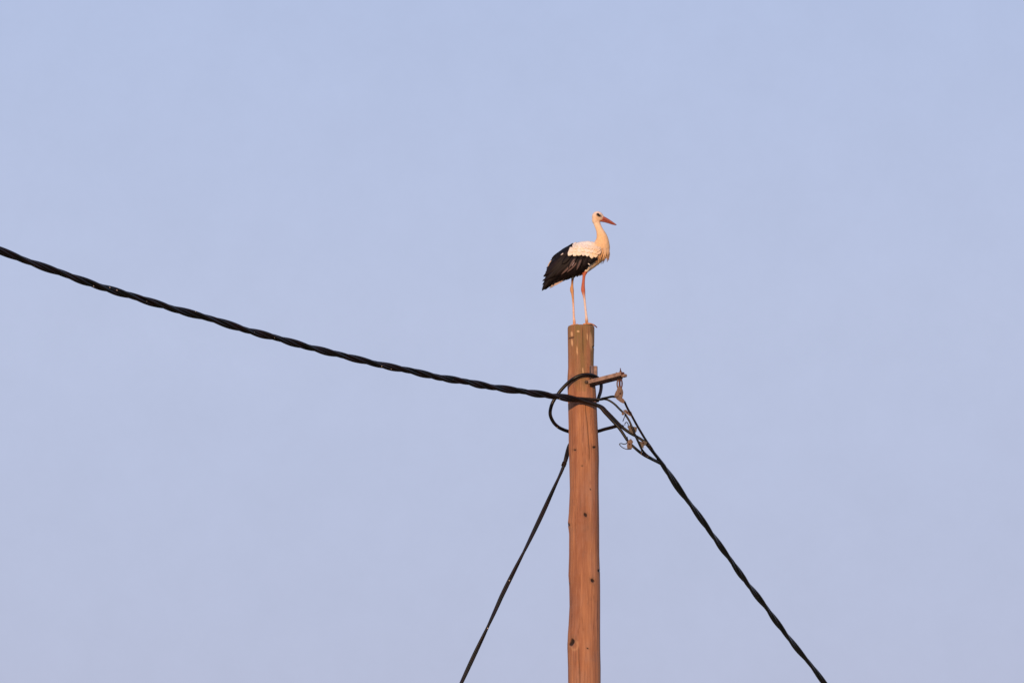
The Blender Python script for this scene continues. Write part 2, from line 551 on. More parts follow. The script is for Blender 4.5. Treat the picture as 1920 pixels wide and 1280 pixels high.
# end grain cap: rings to the centre
base = len(pv)
extra, emoss = [], []
CAPR = 8
for j in range(1, CAPR):
    fr = 1 - j / CAPR
    for k in range(SEG):
        v = pv[k]
        c0 = pole_xr(Z_TOP)[0]
        x, y = c0 + (v[0] - c0) * fr, v[1] * fr
        extra.append((x, y, Z_TOP + 0.003 * noise.noise(Vector((x * 40, y * 40, 1.0)))))
extra.append((pole_xr(Z_TOP)[0], 0, Z_TOP))
for j in range(CAPR - 1):
    a = 0 if j == 0 else base + (j - 1) * SEG
    b_ = base + j * SEG
    for k in range(SEG):
        k2 = (k + 1) % SEG
        pf.append((a + k, a + k2, b_ + k2, b_ + k))
last = base + (CAPR - 2) * SEG
ctr = base + len(extra) - 1
for k in range(SEG):
    pf.append((last + k, last + (k + 1) % SEG, ctr))
allv = [tuple(v) for v in pv] + extra
shaft = mesh_obj('shaft', allv, pf, M_WOOD, pole)
ne = len(extra)
for nm, arr, fill in (('dark', dark, 0.1), ('pale', pale, 0.0), ('stain_shade', stain_shade, 0.2), ('moss', moss, 1.0)):
    at = shaft.data.attributes.new(nm, 'FLOAT', 'POINT')
    at.data.foreach_set('value', np.concatenate([np.clip(arr, 0, 1), np.full(ne, fill)]).astype(np.float32))


def pole_front(px, py, out=0.0):
    """world point on the pole's front surface under a photo pixel, 'out' metres proud of it"""
    z = P(px, py, -0.1).z
    cx, r = pole_xr(z)
    y = -0.1
    for _ in range(4):
        x = P(px, py, y).x - cx
        y = -math.sqrt(max((r + out) ** 2 - x * x, 0.0))
    return P(px, py, y)


# ---- steel bracket arm bolted to the pole (channel section: web + two flanges, hollow at the end)
A0 = pole_front(1107, 716.0, 0.006)
A1 = P(1167.5, 700.6, A0.y - 0.26)
ax = (A1 - A0); alen = ax.length; ax.normalize()
side = ax.cross(Vector((0, 0, 1))).normalized()
if side.y > 0: side = -side                     # faces the camera
upv = side.cross(ax).normalized()
if upv.z < 0: upv = -upv
hh, ww, tk = 0.0175, 0.024, 0.0045


def arm_pt(t, s, u):
    return A0 + ax * (t * alen) + side * s + upv * u


def slab(name, t0, t1, s0, s1, u0, u1, mat, parent, bev=0.0012):
    e = lambda t: [arm_pt(t, s0, u0), arm_pt(t, s1, u0), arm_pt(t, s1, u1), arm_pt(t, s0, u1)]
    return hull_box(name, e(t0) + e(t1), mat, parent, bev)


arm = slab('bracket_arm', -0.02, 1.0, ww - tk, ww, -hh, hh, M_STEEL, pole)
slab('flange', -0.02, 1.0, -ww, ww - tk, hh - tk, hh - 0.0003, M_STEEL, arm)
slab('flange', -0.02, 1.0, -ww, ww - tk, -hh + 0.0003, -hh + tk, M_STEEL, arm)
slab('flange', -0.02, 1.0, -ww + 0.0003, -ww + tk, -hh + tk, hh - tk, M_STEEL, arm)
slab('end_lug', 0.985, 1.09, -ww * 0.9, ww * 0.75, -hh * 1.9, -hh * 1.9 + 0.026, M_STEEL, arm, 0.004)
slab('end_cap', 1.0005, 1.035, -ww * 0.5, ww * 0.95, -hh * 0.6, hh * 0.7, M_RUST, arm, 0.003)
# black bar added as the arm's shaded underside, its shade put into the colour
slab('underside_shade', 0.0, 0.97, -ww * 0.6, ww - 0.006, -hh - 0.027, -hh - 0.0005, M_SHADE_WRAP, arm, 0.003)


def bolt(name, base, top, r, parent, mat=M_RUST):
    ax_ = (top - base)
    pts = [base + ax_ * t for t in (0, 0.35, 0.36, 0.72, 0.73, 1.0)]
    return tube(name, pts, [r * 1.9, r * 1.9, r, r, r * 0.95, r * 0.8], mat, parent, sides=6)


bolt('bolt', arm_pt(0.955, 0.006, hh), arm_pt(0.955, 0.006, hh + 0.038), 0.0055, arm)
bolt('bolt', arm_pt(0.80, -0.006, hh), arm_pt(0.80, -0.006, hh + 0.012), 0.006, arm)
# mounting plate wrapping the right flank of the pole, with its strap end and bolt
z0p, z1p = P(1117, 707, 0).z, P(1117, 687.5, 0).z
cxp, rp_ = pole_xr((z0p + z1p) / 2)
pl = []
for sgn_t in (0.004, 0.016):
    pass
plv, plf = [], []
NS = 12
for i in range(NS + 1):
    an = math.radians(-52 + 78 * i / NS)
    for rad in (rp_ + 0.001, rp_ + (0.012 if i < 5 else 0.034)):
        for z in (z0p, z1p):
            plv.append((cxp + math.cos(an) * rad, math.sin(an) * rad, z))
for i in range(NS):
    a, b_ = i * 4, (i + 1) * 4
    plf += [(a + 2, b_ + 2, b_ + 3, a + 3), (a, a + 1, b_ + 1, b_), (a + 1, a + 3, b_ + 3, b_ + 1), (a, b_, b_ + 2, a + 2)]
plf += [(0, 2, 3, 1), (NS * 4, NS * 4 + 1, NS * 4 + 3, NS * 4 + 2)]
plate = mesh_obj('mounting_plate', plv, plf, M_STEEL, pole, smooth=False)
s0, s1 = pole_front(1106.6, 687, 0.014), pole_front(1106.4, 716, 0.012)
tube('strap', [s0, s0.lerp(s1, 0.5), s1], [0.0045, 0.006, 0.0045], M_POLY2, pole, sides=6)
bb = pole_front(1099.5, 716.5, -0.004)
bolt('bolt', bb, bb + Vector((0.002, -0.022, 0)), 0.010, pole, M_POLY2)

# ------------------------------------------------------------------ cables


def px_path(pts, n=10):
    """list of (px, py, y) -> smooth world path"""
    return [P(*q) for q in catmull(pts, n)]


def resample(path, step):
    path = [Vector(p) for p in path]
    L = [0.0]
    for a, b in zip(path, path[1:]):
        L.append(L[-1] + (b - a).length)
    n = max(2, int(L[-1] / step))
    out = []
    arr = np.array([list(p) for p in path])
    for i in range(n + 1):
        s = L[-1] * i / n
        out.append((s, Vector([np.interp(s, L, arr[:, c]) for c in range(3)])))
    return out


def twisted(core, specs, pitch_fn, phase0=0.0, fade_end=0.0):
    """core: [(s, point)], specs: list of (offset radius, angle); returns one path per strand"""
    n = len(core)
    paths = [[] for _ in specs]
    ph = phase0
    prev_s = core[0][0]
    for i, (s, p) in enumerate(core):
        t = (core[min(i + 1, n - 1)][1] - core[max(i - 1, 0)][1]).normalized()
        a = (Vector((0, 0, 1)) - t * t.z).normalized()
        b = t.cross(a)
        ph += (s - prev_s) / pitch_fn(s) * 2 * math.pi
        prev_s = s
        for q, (R, ang) in enumerate(specs):
            an = ph + ang + 0.18 * math.sin(s * 2.3 + q * 2)
            paths[q].append(p + (a * math.cos(an) + b * math.sin(an)) * R * (1 + 0.07 * math.sin(s * 1.7 + q)))
    return paths


CP_LEFT = [(0, 470), (100, 507), (200, 541), (300, 571), (400, 600), (500, 629), (600, 656), (700, 680.5), (800, 702), (850, 712),
           (900, 721), (950, 729.5), (1000, 737), (1050, 744), (1080, 748.5), (1108, 753)]


def left_y(px):
    return -0.178 - 5.2 * max(0, 1090 - px) / 1090


pts = [(x, y, left_y(x)) for x, y in CP_LEFT]
left_core = px_path(pts, 10)
d0 = (left_core[0] - left_core[6])
d0 = d0 / d0.length
ext = [left_core[0] + d0 * s + Vector((0, 0, 0.010 * s * s)) for s in np.linspace(9, 0.25, 34)]
left_core = resample(ext + left_core, 0.035)
LTOT = left_core[-1][0]
r_big, r_mid, r_thin = 0.0163, 0.0110, 0.0090
pitch_l = lambda s: 0.70 + 0.07 * math.sin(s * 2.9) + 0.04 * math.sin(s * 7.1) + 0.22 * min(1.0, max(0.0, (LTOT - s) / 7.3))
Rb = r_big * 1.06
sp = [(Rb, 0.0), (Rb, math.pi), (math.sqrt((r_big + r_mid) ** 2 - Rb ** 2) * 0.90, math.pi / 2), (math.sqrt((r_big + r_thin) ** 2 - Rb ** 2) * 0.75, -math.pi / 2)]
lp = twisted(left_core, sp, pitch_l, phase0=0.4)
cable_l = thing('overhead_cable', 'long black twisted cable bundle sagging gently across to the front of the pole', 'cable', left_core[-1][1])
# continuation of every strand past the pole
tails = [
    [(1124, 760.5, -0.185), (1138, 772, -0.175), (1152, 786, -0.16), (1166, 800, -0.15), (1180, 810.5, -0.15), (1192, 817, -0.15)],
    [(1122, 761, -0.20), (1135, 774, -0.195), (1149, 789, -0.19), (1161, 802.5, -0.19), (1169, 814, -0.19), (1176, 825, -0.19)],
    [(1122, 748.5, -0.20), (1130, 746.8, -0.22), (1139, 745, -0.24), (1147, 743.2, -0.27), (1154, 743.6, -0.29)],
    [(1124, 749.2, -0.19), (1134, 748, -0.21), (1143, 751, -0.22), (1153, 758, -0.225), (1162, 767, -0.225), (1171, 775.5, -0.225)],
]
rads = [r_big, r_big, r_mid, r_thin]
for q in range(4):
    path = lp[q][:-1]
    tail = [P(*t) for t in tails[q]]
    joint = [path[-3]] + tail
    sm = [Vector(v) for v in catmull(joint, 6)]
    full = path[:-3] + sm
    n_end = len(sm)
    end_r = {0: 0.0135, 1: 0.0125, 2: 0.0105, 3: 0.0095}[q]
    rl = [rads[q]] * (len(full) - n_end) + list(np.linspace(rads[q], end_r, n_end))
    tube('strand', full, rl, M_CABLE, cable_l, sides=10)

# right-hand span: comes out of the clamps, twists together and runs away down to the right
CP_RIGHT = [(1232, 854), (1243, 871), (1260, 896), (1281, 928), (1306.5, 961.5), (1332, 997), (1362, 1039), (1379, 1063), (1408.5, 1102), (1444, 1149),
            (1467, 1180), (1496.5, 1217.5), (1526, 1254), (1546, 1280)]


def right_y(px):
    return -0.14 + 6.5 * (px - 1225) / 321


core = px_path([(x, y, right_y(x)) for x, y in CP_RIGHT], 8)
d1 = core[-1] - core[-6]
d1 = d1 / d1.length
core += [core[-1] + d1 * s + Vector((0, 0, 0.012 * s * s)) for s in np.linspace(0.3, 10, 36)]
right_core = resample(core, 0.04)
rb2, rm2 = 0.0155, 0.0115
rp2 = twisted(right_core, [(rb2, 0.0), (rb2, math.pi), (math.sqrt((rb2 + rm2) ** 2 - rb2 ** 2) * 0.62, math.pi / 2), (0.008, -math.pi / 2)],
              lambda s: 1.66 + 0.25 * math.sin(s * 1.3), phase0=1.3)
cable_r = thing('overhead_cable', 'black twisted cable bundle running steeply down and away from the clamps beside the pole', 'cable', right_core[0][1])
heads = [
    # messenger from the hanging clamp
    [(1170.5, 752, -0.30), (1177, 766, -0.28), (1185, 780, -0.26), (1194, 796.5, -0.23), (1204, 813.5, -0.20), (1213, 828, -0.18), (1222, 841, -0.16)],
    # continues the upper fat strand
    [(1187, 814.5, -0.15), (1197, 820, -0.15), (1207, 827, -0.15), (1215, 835.5, -0.15), (1223, 845, -0.14)],
    # lower strand through the tan clamp
    [(1175, 824, -0.20), (1183, 832.5, -0.20), (1191, 840, -0.20), (1200, 847.5, -0.19), (1210, 854, -0.17), (1221, 859.5, -0.14)],
    # from the upper small clamp, crossing down
    [(1172, 776, -0.24), (1180, 789, -0.24), (1186, 803, -0.24), (1192, 818, -0.23), (1198, 831, -0.22), (1204, 843, -0.20), (1212, 852, -0.17), (1221, 858, -0.15)],
]
hr = [0.0100, 0.0115, 0.0110, 0.0095]
order = [2, 0, 1, 3]
ends = [rm2, rb2, rb2, 0.010]
for q in range(4):
    st = rp2[order[q]]
    h = [P(*t) for t in heads[q]] + [st[6]]
    sm = [Vector(v) for v in catmull(h, 6)]
    full = sm + st[7:]
    rl = list(np.linspace(hr[q], ends[q], len(sm))) + [ends[q]] * (len(full) - len(sm))
    tube('strand', full, rl, M_CABLE, cable_r, sides=10)

# loop of slack cable round the pole
LOOP = [(1168, 799.5, -0.15), (1157, 798.5, -0.11), (1145.6, 801.3, -0.04), (1133, 804.5, 0.04), (1121.6, 808, 0.10), (1106, 811.5, 0.155), (1090, 813, 0.168), (1076, 812, 0.155), (1065.8, 808.5, 0.11), (1056, 805, 0.06),
        (1046, 799.5, 0.0), (1037, 790, -0.05), (1031.5, 775, -0.08), (1035.5, 756, -0.095), (1047, 737.5, -0.105), (1057, 725.5, -0.115), (1067, 716, -0.13), (1076, 709.5, -0.152),
        (1086, 704.5, -0.158), (1096, 702.3, -0.155), (1105, 702.3, -0.135), (1113, 704, -0.10), (1120, 707.8, -0.075), (1125.5, 714, -0.06), (1127.3, 723, -0.07), (1126, 734, -0.11), (1122.5, 745, -0.165), (1120, 752, -0.19)]
loop_path = px_path(LOOP, 6)
loop = tube('cable_loop', loop_path, 0.0158, M_CABLE, None, sides=12)
tag(loop, 'single thick black cable looped round the pole below the steel bracket', 'cable')

# stay cable down the left flank to the ground
STAY = [(1078, 822, 0.16), (1069, 833, 0.135), (1064.5, 846, 0.12), (1060.5, 862, 0.10), (1053, 883, 0.09), (1036, 920, 0.06), (1020, 955.5, 0.03), (1003, 992, 0.0), (985, 1029, -0.03), (964, 1070, -0.06),
        (943, 1112, -0.09), (930, 1141, -0.11), (913, 1178, -0.14), (888, 1230, -0.17), (866, 1277, -0.20)]
sp_ = px_path(STAY, 6)
dd = sp_[-1] - sp_[-12]
end = sp_[-1] + dd * (sp_[-1].z / -dd.z)
stay_pts = sp_ + [sp_[-1].lerp(end, t) for t in np.linspace(0.05, 1.0, 16)]
n_s = len(stay_pts)
# two wires laid together: faint twist
st_core = resample(stay_pts, 0.03)
tw = twisted(st_core, [(0.0075, 0), (0.0075, math.pi)], lambda s: 1.5)
stay = thing('stay_cable', 'thin black cable slanting down from behind the pole to the ground', 'cable', end)
for q in range(2):
    tube('strand', tw[q], 0.0125, M_CABLE, stay, sides=8)
w0 = P(1059, 866, 0.10); w1 = P(1056, 874, 0.095)
tube('wrap', [w0.lerp(w1, t) for t in (0, 0.15, 0.5, 0.85, 1)], [0.018, 0.0225, 0.0215, 0.0225, 0.018], M_SHADE_WRAP, stay, sides=10)
tube('anchor_rod', [end + Vector((0, 0, 0.35)) - dd.normalized() * 0.0, end, end + Vector((0.03, 0, -0.3))], [0.018, 0.022, 0.02], M_RUST, stay, sides=8)

# ------------------------------------------------------------------ hanging clamp
TOPH = arm_pt(0.93, 0.004, -hh - 0.02)
clamp = thing('suspension_clamp', 'tan brown cable clamp hanging by a double link from the bracket end', 'cable clamp', TOPH)
yc = TOPH.y


def C(px, py, dy=0.0):
    return P(px, py, yc + dy)


def ring_path(cx, cy, w, h, dy, n=22):
    return [C(cx + w * math.cos(a), cy + h * math.sin(a), dy + 0.004 * math.sin(a)) for a in np.linspace(0, 2 * math.pi, n)]


tube('link', ring_path(1159.2, 719.5, 2.1, 7.6, 0.018), 0.0062, M_POLY, clamp, sides=8)
tube('link', ring_path(1164.3, 719.0, 2.1, 7.8, -0.016), 0.0066, M_RUST, clamp, sides=8)
tube('pin', [C(1161.6, 712, -0.035), C(1161.6, 712, 0.035)], 0.006, M_RUST, clamp, sides=8)


def extrude_outline(name, outline, dy0, dy1, mat, parent, ypl, bevel=0.004):
    bm = bmesh.new()
    a = [bm.verts.new(P(x, y, ypl + dy0)) for x, y in outline]
    b_ = [bm.verts.new(P(x, y, ypl + dy1)) for x, y in outline]
    bm.faces.new(a); bm.faces.new(b_[::-1])
    n = len(a)
    for i in range(n):
        bm.faces.new((a[i], b_[i], b_[(i + 1) % n], a[(i + 1) % n]))
    bmesh.ops.recalc_face_normals(bm, faces=bm.faces)
    bmesh.ops.bevel(bm, geom=list(bm.edges), offset=bevel, segments=2, affect='EDGES', clamp_overlap=True)
    me = bpy.data.meshes.new(name)
    bm.to_mesh(me); bm.free()
    me.materials.append(mat)
    o = bpy.data.objects.new(name, me)
    COL.objects.link(o)
    o.parent = parent
    o.matrix_parent_inverse = parent_inverse(parent)
    return o


cb = extrude_outline('clamp_body', [(1159.5, 724), (1164, 724), (1167, 728.5), (1168.8, 735), (1168, 741), (1166.5, 747), (1160, 746), (1154, 743.5), (1157, 737), (1156, 731)], -0.022, 0.022, M_POLY, clamp, yc)
extrude_outline('cheek', [(1155.5, 731.5), (1160, 733), (1161.5, 738), (1157.5, 744.5), (1151.5, 743.5), (1152.5, 738.5)], -0.034, -0.014, M_POLY, cb, yc)
extrude_outline('keeper', [(1152, 742), (1158, 743), (1167, 746), (1171.5, 750), (1170, 756.5), (1164, 754), (1156, 748)], -0.017, 0.020, M_POLY, clamp, yc)
tube('bolt', [C(1163, 737, -0.036), C(1163, 737, 0.03)], 0.007, M_RUST, clamp, sides=6)

# ------------------------------------------------------------------ tap connectors on the strands


def connector(label, outline, ypl, mat, dy=0.02, bolts=(), wires=(), lugs=(), group=None):
    ox = sum(p[0] for p in outline) / len(outline); oy = sum(p[1] for p in outline) / len(outline)
    t = thing('tap_connector', label, 'cable clamp', P(ox, oy, ypl), group)
    bd = extrude_outline('body', outline, -dy, dy, mat, t, ypl, 0.003)
    for l in lugs:
        extrude_outline('jaw', l, -dy * 0.7, dy * 0.7, mat, t, ypl - 0.004, 0.003)
    for (x, y) in bolts:
        tube('bolt', [P(x, y, ypl - dy - 0.012), P(x, y, ypl - dy - 0.004), P(x, y, ypl + dy)], [0.006, 0.008, 0.008], M_RUST, t, sides=6)
    for w in wires:
        tube('wire', [P(x, y, ypl + z) for x, y, z in catmull(w, 6)], 0.0042, M_CABLE, t, sides=6)
    return t


connector('small brown clamp just below the hanging clamp, with a short wire tail', [(1168, 769), (1174, 767.5), (1178, 772), (1183, 770.5), (1185.5, 776), (1185, 781), (1179, 778.5), (1173, 774.5)], -0.255, M_POLY, 0.016,
          bolts=[(1176, 772.5)], wires=[[(1172.6, 775, 0), (1171.5, 780, -0.01), (1169.5, 785, -0.01), (1168, 789.5, 0.0)]],
          lugs=[[(1166, 773), (1170.5, 772.5), (1171, 777), (1167, 778.5), (1165.3, 776.5)]])
connector('grey brown clamp where the thick cable strand meets the loop, small wire ring on top', [(1177, 800), (1182, 795.5), (1187, 799.5), (1194.5, 800.5), (1193.5, 809), (1188, 813), (1180, 809)], -0.175, M_POLY2, 0.02,
          bolts=[(1184, 802)], wires=[[(1171.5, 797, -0.01), (1172.2, 793, -0.01), (1174.6, 791.3, -0.01), (1177, 793, -0.01), (1178, 797.5, -0.005), (1177.2, 801, 0)]])
connector('tan orange clamp with a looped wire tail on the lowest strand', [(1177, 826), (1183, 822), (1187.5, 828), (1185, 832), (1184.5, 836.5), (1185.5, 840.5), (1181, 842.5), (1176, 841), (1175.5, 835)], -0.215, M_POLY, 0.02,
          bolts=[(1180, 832)], wires=[[(1176.3, 819, 0.02), (1176.5, 825, -0.012), (1175, 830.5, -0.02), (1170, 832.2, -0.02), (1165, 831, -0.02), (1161.5, 832, -0.02), (1164, 836, -0.02), (1169, 839.6, -0.02), (1176, 841.8, -0.02), (1183, 841.5, -0.02)]],
          lugs=[[(1178.5, 836), (1184.5, 837), (1184.5, 842), (1179, 842)]])
connector('small brown clamp where the strands rejoin at the head of the falling cable', [(1198, 826.5), (1204, 828), (1208, 825.5), (1213.5, 829.5), (1211, 834.5), (1207, 835), (1206.5, 841), (1203, 838)], -0.195, M_POLY2, 0.016,
          bolts=[(1206, 830)], wires=[[(1189, 815.5, -0.02), (1195, 821, -0.035), (1198.5, 829, -0.035), (1201, 838, -0.03), (1203, 847, -0.03), (1203.2, 851, -0.03)]],
          lugs=[[(1201.5, 846), (1204, 846), (1203.6, 853), (1201.8, 853)]])

# ------------------------------------------------------------------ stork
ZS = 5.12                                   # the outline below was measured at this enlargement, origin (990, 380)
Y0 = -0.035
MU = 1.0 / (ZS * PXM)                       # metres per measured unit


def B(zx, zy, y=0.0):
    return P(990 + zx / ZS, 380 + zy / ZS, Y0 + y)


# spine: x, y, half height, half depth
SPINE = [(652, 160, 40, 36), (660, 190, 34, 31), (671, 225, 32, 29), (687, 262, 35, 32), (701, 300, 45, 41), (711, 340, 57, 50), (710, 385, 73, 63), (697, 430, 93, 78), (655, 468, 112, 90),
         (600, 492, 132, 100), (540, 516, 147, 106), (475, 545, 156, 108), (405, 570, 148, 104), (340, 606, 128, 92), (280, 650, 100, 72), (230, 700, 66, 48), (190, 752, 36, 26), (165, 795, 14, 12)]
SPN = np.array(catmull(SPINE, 6))


def loft(sections, ring=28):
    V, F = [], []
    n = len(sections)
    for i, (x, y, h, d) in enumerate(sections):
        a = sections[max(i - 1, 0)]; b_ = sections[min(i + 1, n - 1)]
        tx, ty = b_[0] - a[0], b_[1] - a[1]
        l = math.hypot(tx, ty); nx, ny = -ty / l, tx / l
        for k in range(ring):
            an = 2 * math.pi * k / ring
            c, s = math.cos(an), math.sin(an)
            p = B(x + nx * h * c, y + ny * h * c, 0.0)
            V.append(p + Vector((0, s * d * MU, 0)))
    for i in range(n - 1):
        for k in range(ring):
            k2 = (k + 1) % ring
            F.append((i * ring + k, i * ring + k2, (i + 1) * ring + k2, (i + 1) * ring + k))
    F.append(tuple(range(ring))[::-1]); F.append(tuple(range((n - 1) * ring, n * ring)))
    return V, F


def ellipsoid(zx, zy, rx_, rz_, ry_, tilt=0.0, nu=20, nv=12):
    c = B(zx, zy)
    V, F = [], []
    ct, st_ = math.cos(tilt), math.sin(tilt)
    for j in range(1, nv):
        ph = math.pi * j / nv
        for i in range(nu):
            th = 2 * math.pi * i / nu
            u, w, v = rx_ * math.cos(ph), rz_ * math.sin(ph) * math.cos(th), ry_ * math.sin(ph) * math.sin(th)
            V.append(c + Vector((u * ct + w * st_, v, -u * st_ + w * ct)) * MU)
    for j in range(nv - 2):
        for i in range(nu):
            i2 = (i + 1) % nu
            F.append((j * nu + i, j * nu + i2, (j + 1) * nu + i2, (j + 1) * nu + i))
    F.append(tuple(range(nu))[::-1]); F.append(tuple(range((nv - 2) * nu, (nv - 1) * nu)))
    return V, F


parts = [loft([tuple(q) for q in SPN]),
         ellipsoid(668, 136, 54, 53, 45, 0.15), ellipsoid(697, 140, 34, 33, 28, 0.45), ellipsoid(650, 165, 36, 45, 38)]

ZF = Z_TOP + 0.002


def on_pole(x, y, dz=0.009):
    return Vector((x, y, ZF + dz))


def leg_parts(pts, foot_x, foot_y, toes):
    """pts: (zx, zy, y, radius) from hip down to the ankle"""
    out = []
    path = [B(a, b, y) for a, b, y, r in pts]
    rad = [r * MU for a, b, y, r in pts]
    foot = Vector((foot_x, foot_y, ZF + 0.014))
    path.append(foot); rad.append(12 * MU)
    pr = catmull([list(p) + [r] for p, r in zip(path, rad)], 5)
    out.append(tube_data([Vector(q[:3]) for q in pr], [max(q[3], 0.004) for q in pr], 12))
    for toe in toes:
        tp = catmull([list(foot)] + [list(v) for v in toe], 5)
        n = len(tp)
        out.append(tube_data([Vector(v) for v in tp], [0.0095 - 0.004 * i / (n - 1) for i in range(n)], 8))
    return out


cxt = pole_xr(Z_TOP)[0]
xl, xr = B(445, 1165).x, B(564, 1160).x
yl, yr = 0.010, -0.062
# left (far) leg
parts += leg_parts([(455, 640, 0.05, 42), (436, 690, 0.05, 22), (427, 740, 0.047, 12), (424, 790, 0.046, 12), (421, 820, 0.045, 17), (423, 848, 0.045, 18), (428, 880, 0.045, 13), (433, 940, 0.045, 10.5),
                    (437, 1020, 0.045, 10), (440, 1100, 0.045, 11), (444, 1140, 0.045, 14)], xl, yl,
                   [[on_pole(xl + 0.035, yl - 0.02), on_pole(xl + 0.075, yl - 0.045, 0.006)], [on_pole(xl + 0.03, yl + 0.005), on_pole(xl + 0.08, yl + 0.008, 0.006)],
                    [on_pole(xl + 0.015, yl - 0.035), on_pole(xl + 0.03, yl - 0.08, 0.006)], [on_pole(xl - 0.02, yl - 0.005), on_pole(xl - 0.035, yl - 0.01, 0.006)]])
# right (near) leg, its long toe hanging over the rim
xe = cxt + pole_xr(Z_TOP)[1]
parts += leg_parts([(560, 610, -0.035, 50), (548, 655, -0.042, 30), (538, 700, -0.045, 15), (533, 750, -0.045, 14), (529, 800, -0.045, 17), (529, 835, -0.045, 20), (533, 865, -0.045, 17), (539, 900, -0.045, 12.5), (545, 950, -0.045, 11),
                    (552, 1020, -0.045, 10.5), (559, 1085, -0.045, 12), (563, 1130, -0.045, 15)], xr, yr,
                   [[on_pole(xr + 0.035, yr + 0.005, 0.012), Vector((xe - 0.012, yr + 0.03, ZF + 0.008)), Vector((xe + 0.010, yr + 0.032, ZF - 0.006)), Vector((xe + 0.024, yr + 0.032, ZF - 0.020))],
                    [on_pole(xr + 0.035, yr + 0.03), on_pole(xr + 0.06, yr + 0.06, 0.006)],
                    [on_pole(xr + 0.025, yr - 0.02), on_pole(xr + 0.035, yr - 0.03, 0.008)], [on_pole(xr - 0.02, yr - 0.003), on_pole(xr - 0.035, yr - 0.008, 0.008)]])

V, F = join_data(parts)
tmp = mesh_obj('stork_source', V, F)
bm = bmesh.new(); bm.from_mesh(tmp.data); bmesh.ops.recalc_face_normals(bm, faces=bm.faces); bm.to_mesh(tmp.data); bm.free()
rm = tmp.modifiers.new('r', 'REMESH'); rm.mode = 'VOXEL'; rm.voxel_size = 0.0036; rm.use_smooth_shade = True
sm_ = tmp.modifiers.new('s', 'SMOOTH'); sm_.factor = 0.5; sm_.iterations = 3
dg = bpy.context.evaluated_depsgraph_get()
body_me = bpy.data.meshes.new_from_object(tmp.evaluated_get(dg))
src = tmp.data
bpy.data.objects.remove(tmp); bpy.data.meshes.remove(src)
body_me.name = 'body'

stork_base = Vector((cxt, Y0, Z_TOP))
stork = thing('stork', 'white stork with black wing feathers and red bill standing on top of the wooden pole', 'stork', stork_base)
body = bpy.data.objects.new('body', body_me)
COL.objects.link(body)
body.parent = stork; body.matrix_parent_inverse = parent_inverse(stork)
body_me.materials.clear(); body_me.materials.append(M_BODY)
body_me.polygons.foreach_set('use_smooth', [True] * len(body_me.polygons))

WHITE = np.array([0.76, 0.68, 0.61]); BUFF = np.array([0.69, 0.425, 0.22]); BLACK = np.array([0.0105, 0.0075, 0.0085])
RED = np.array([0.42, 0.115, 0.07]); TAN = np.array([0.50, 0.26, 0.13]); CHALK = np.array([0.66, 0.50, 0.44])


def inpoly(px, py, poly):
    inside = np.zeros(len(px), bool)
    n = len(poly)
    for i in range(n):
        x0, y0 = poly[i]; x1, y1 = poly[(i + 1) % n]
        c = ((y0 > py) != (y1 > py)) & (px < (x1 - x0) * (py - y0) / ((y1 - y0) or 1e-9) + x0)
        inside ^= c
    return inside


co = np.zeros(len(body_me.vertices) * 3); body_me.vertices.foreach_get('co', co); co = co.reshape(-1, 3)
uv = unproject(co)
zx = (uv[:, 0] - 990) * ZS; zy = (uv[:, 1] - 380) * ZS
# the outline in the bird's own plane, so both flanks are coloured alike
flat = co.copy(); flat[:, 1] = Y0
uvf = unproject(flat); fx = (uvf[:, 0] - 990) * ZS; fy = (uvf[:, 1] - 380) * ZS
colr = np.tile(WHITE, (len(co), 1))


def blend(mask, c):
    global colr
    m3 = np.clip(mask, 0, 1)[:, None]
    colr = colr * (1 - m3) + c * m3


sm01 = lambda v, a, b_: np.clip((v - a) / (b_ - a), 0, 1)
blend((0.55 + 0.40 * sm01(fy, 190, 330)) * sm01(fy, 95, 135) * sm01(fx, 600, 660) * (fy < 620), BUFF)
blend(sm01(fy, 230, 85) * 0.45 * (fx > 560), np.array([0.62, 0.38, 0.30]))
blend(np.exp(-(((fx - 655) / 40) ** 2 + ((fy - 160) / 28) ** 2)) * 0.5, np.array([0.55, 0.33, 0.18]))                # stained neck and breast
blend(sm01(fx, 480, 560) * sm01(fy, 500, 600) * 0.55, BUFF)
WING = [(455, 385), (380, 470), (385, 500), (600, 515), (665, 520), (650, 555), (600, 592), (560, 630), (520, 672), (460, 705), (400, 712), (330, 735), (120, 860), (100, 600), (300, 420), (430, 380)]
blend(inpoly(fx, fy, WING).astype(float), BLACK)
leg_zone = ((fy > 690) & (fx > 395) & (fx < 600) & (fy < 1300)) & ~inpoly(fx, fy, [(380, 600), (500, 600), (500, 712), (380, 735)])
leg_zone = leg_zone | ((fx > 512) & (fx < 575) & (fy > 672) & (fy < 720))
lr = leg_zone & (fx > 490) & (fy < 1150); ll = leg_zone & (fx <= 490) & (fy < 1150)
blend(lr.astype(float), RED)
blend(lr * sm01(fy, 860, 950), CHALK)
blend(ll.astype(float), TAN)
blend(ll * sm01(fy, 790, 735), np.array([0.10, 0.035, 0.025]))  # shadow at the top of the far leg, painted dark
blend(ll * sm01(fy, 900, 1000), CHALK * np.array([1.0, 0.85, 0.78]))
feet = fy > 1125
blend(sm01(fy, 1110, 1145), np.array([0.55, 0.27, 0.16]))
blend(sm01(fx, 628, 640) * (fy > 1150), np.array([0.10, 0.03, 0.03]))
# bare black skin round the eye
q = np.hypot((zx - 680) * math.cos(0.5) + (zy - 121) * math.sin(0.5), (-(zx - 680) * math.sin(0.5) + (zy - 121) * math.cos(0.5)) * 1.9)
blend(np.clip(1.6 - q / 24, 0, 1) * (np.abs(co[:, 1] - Y0) > 0.012), BLACK)
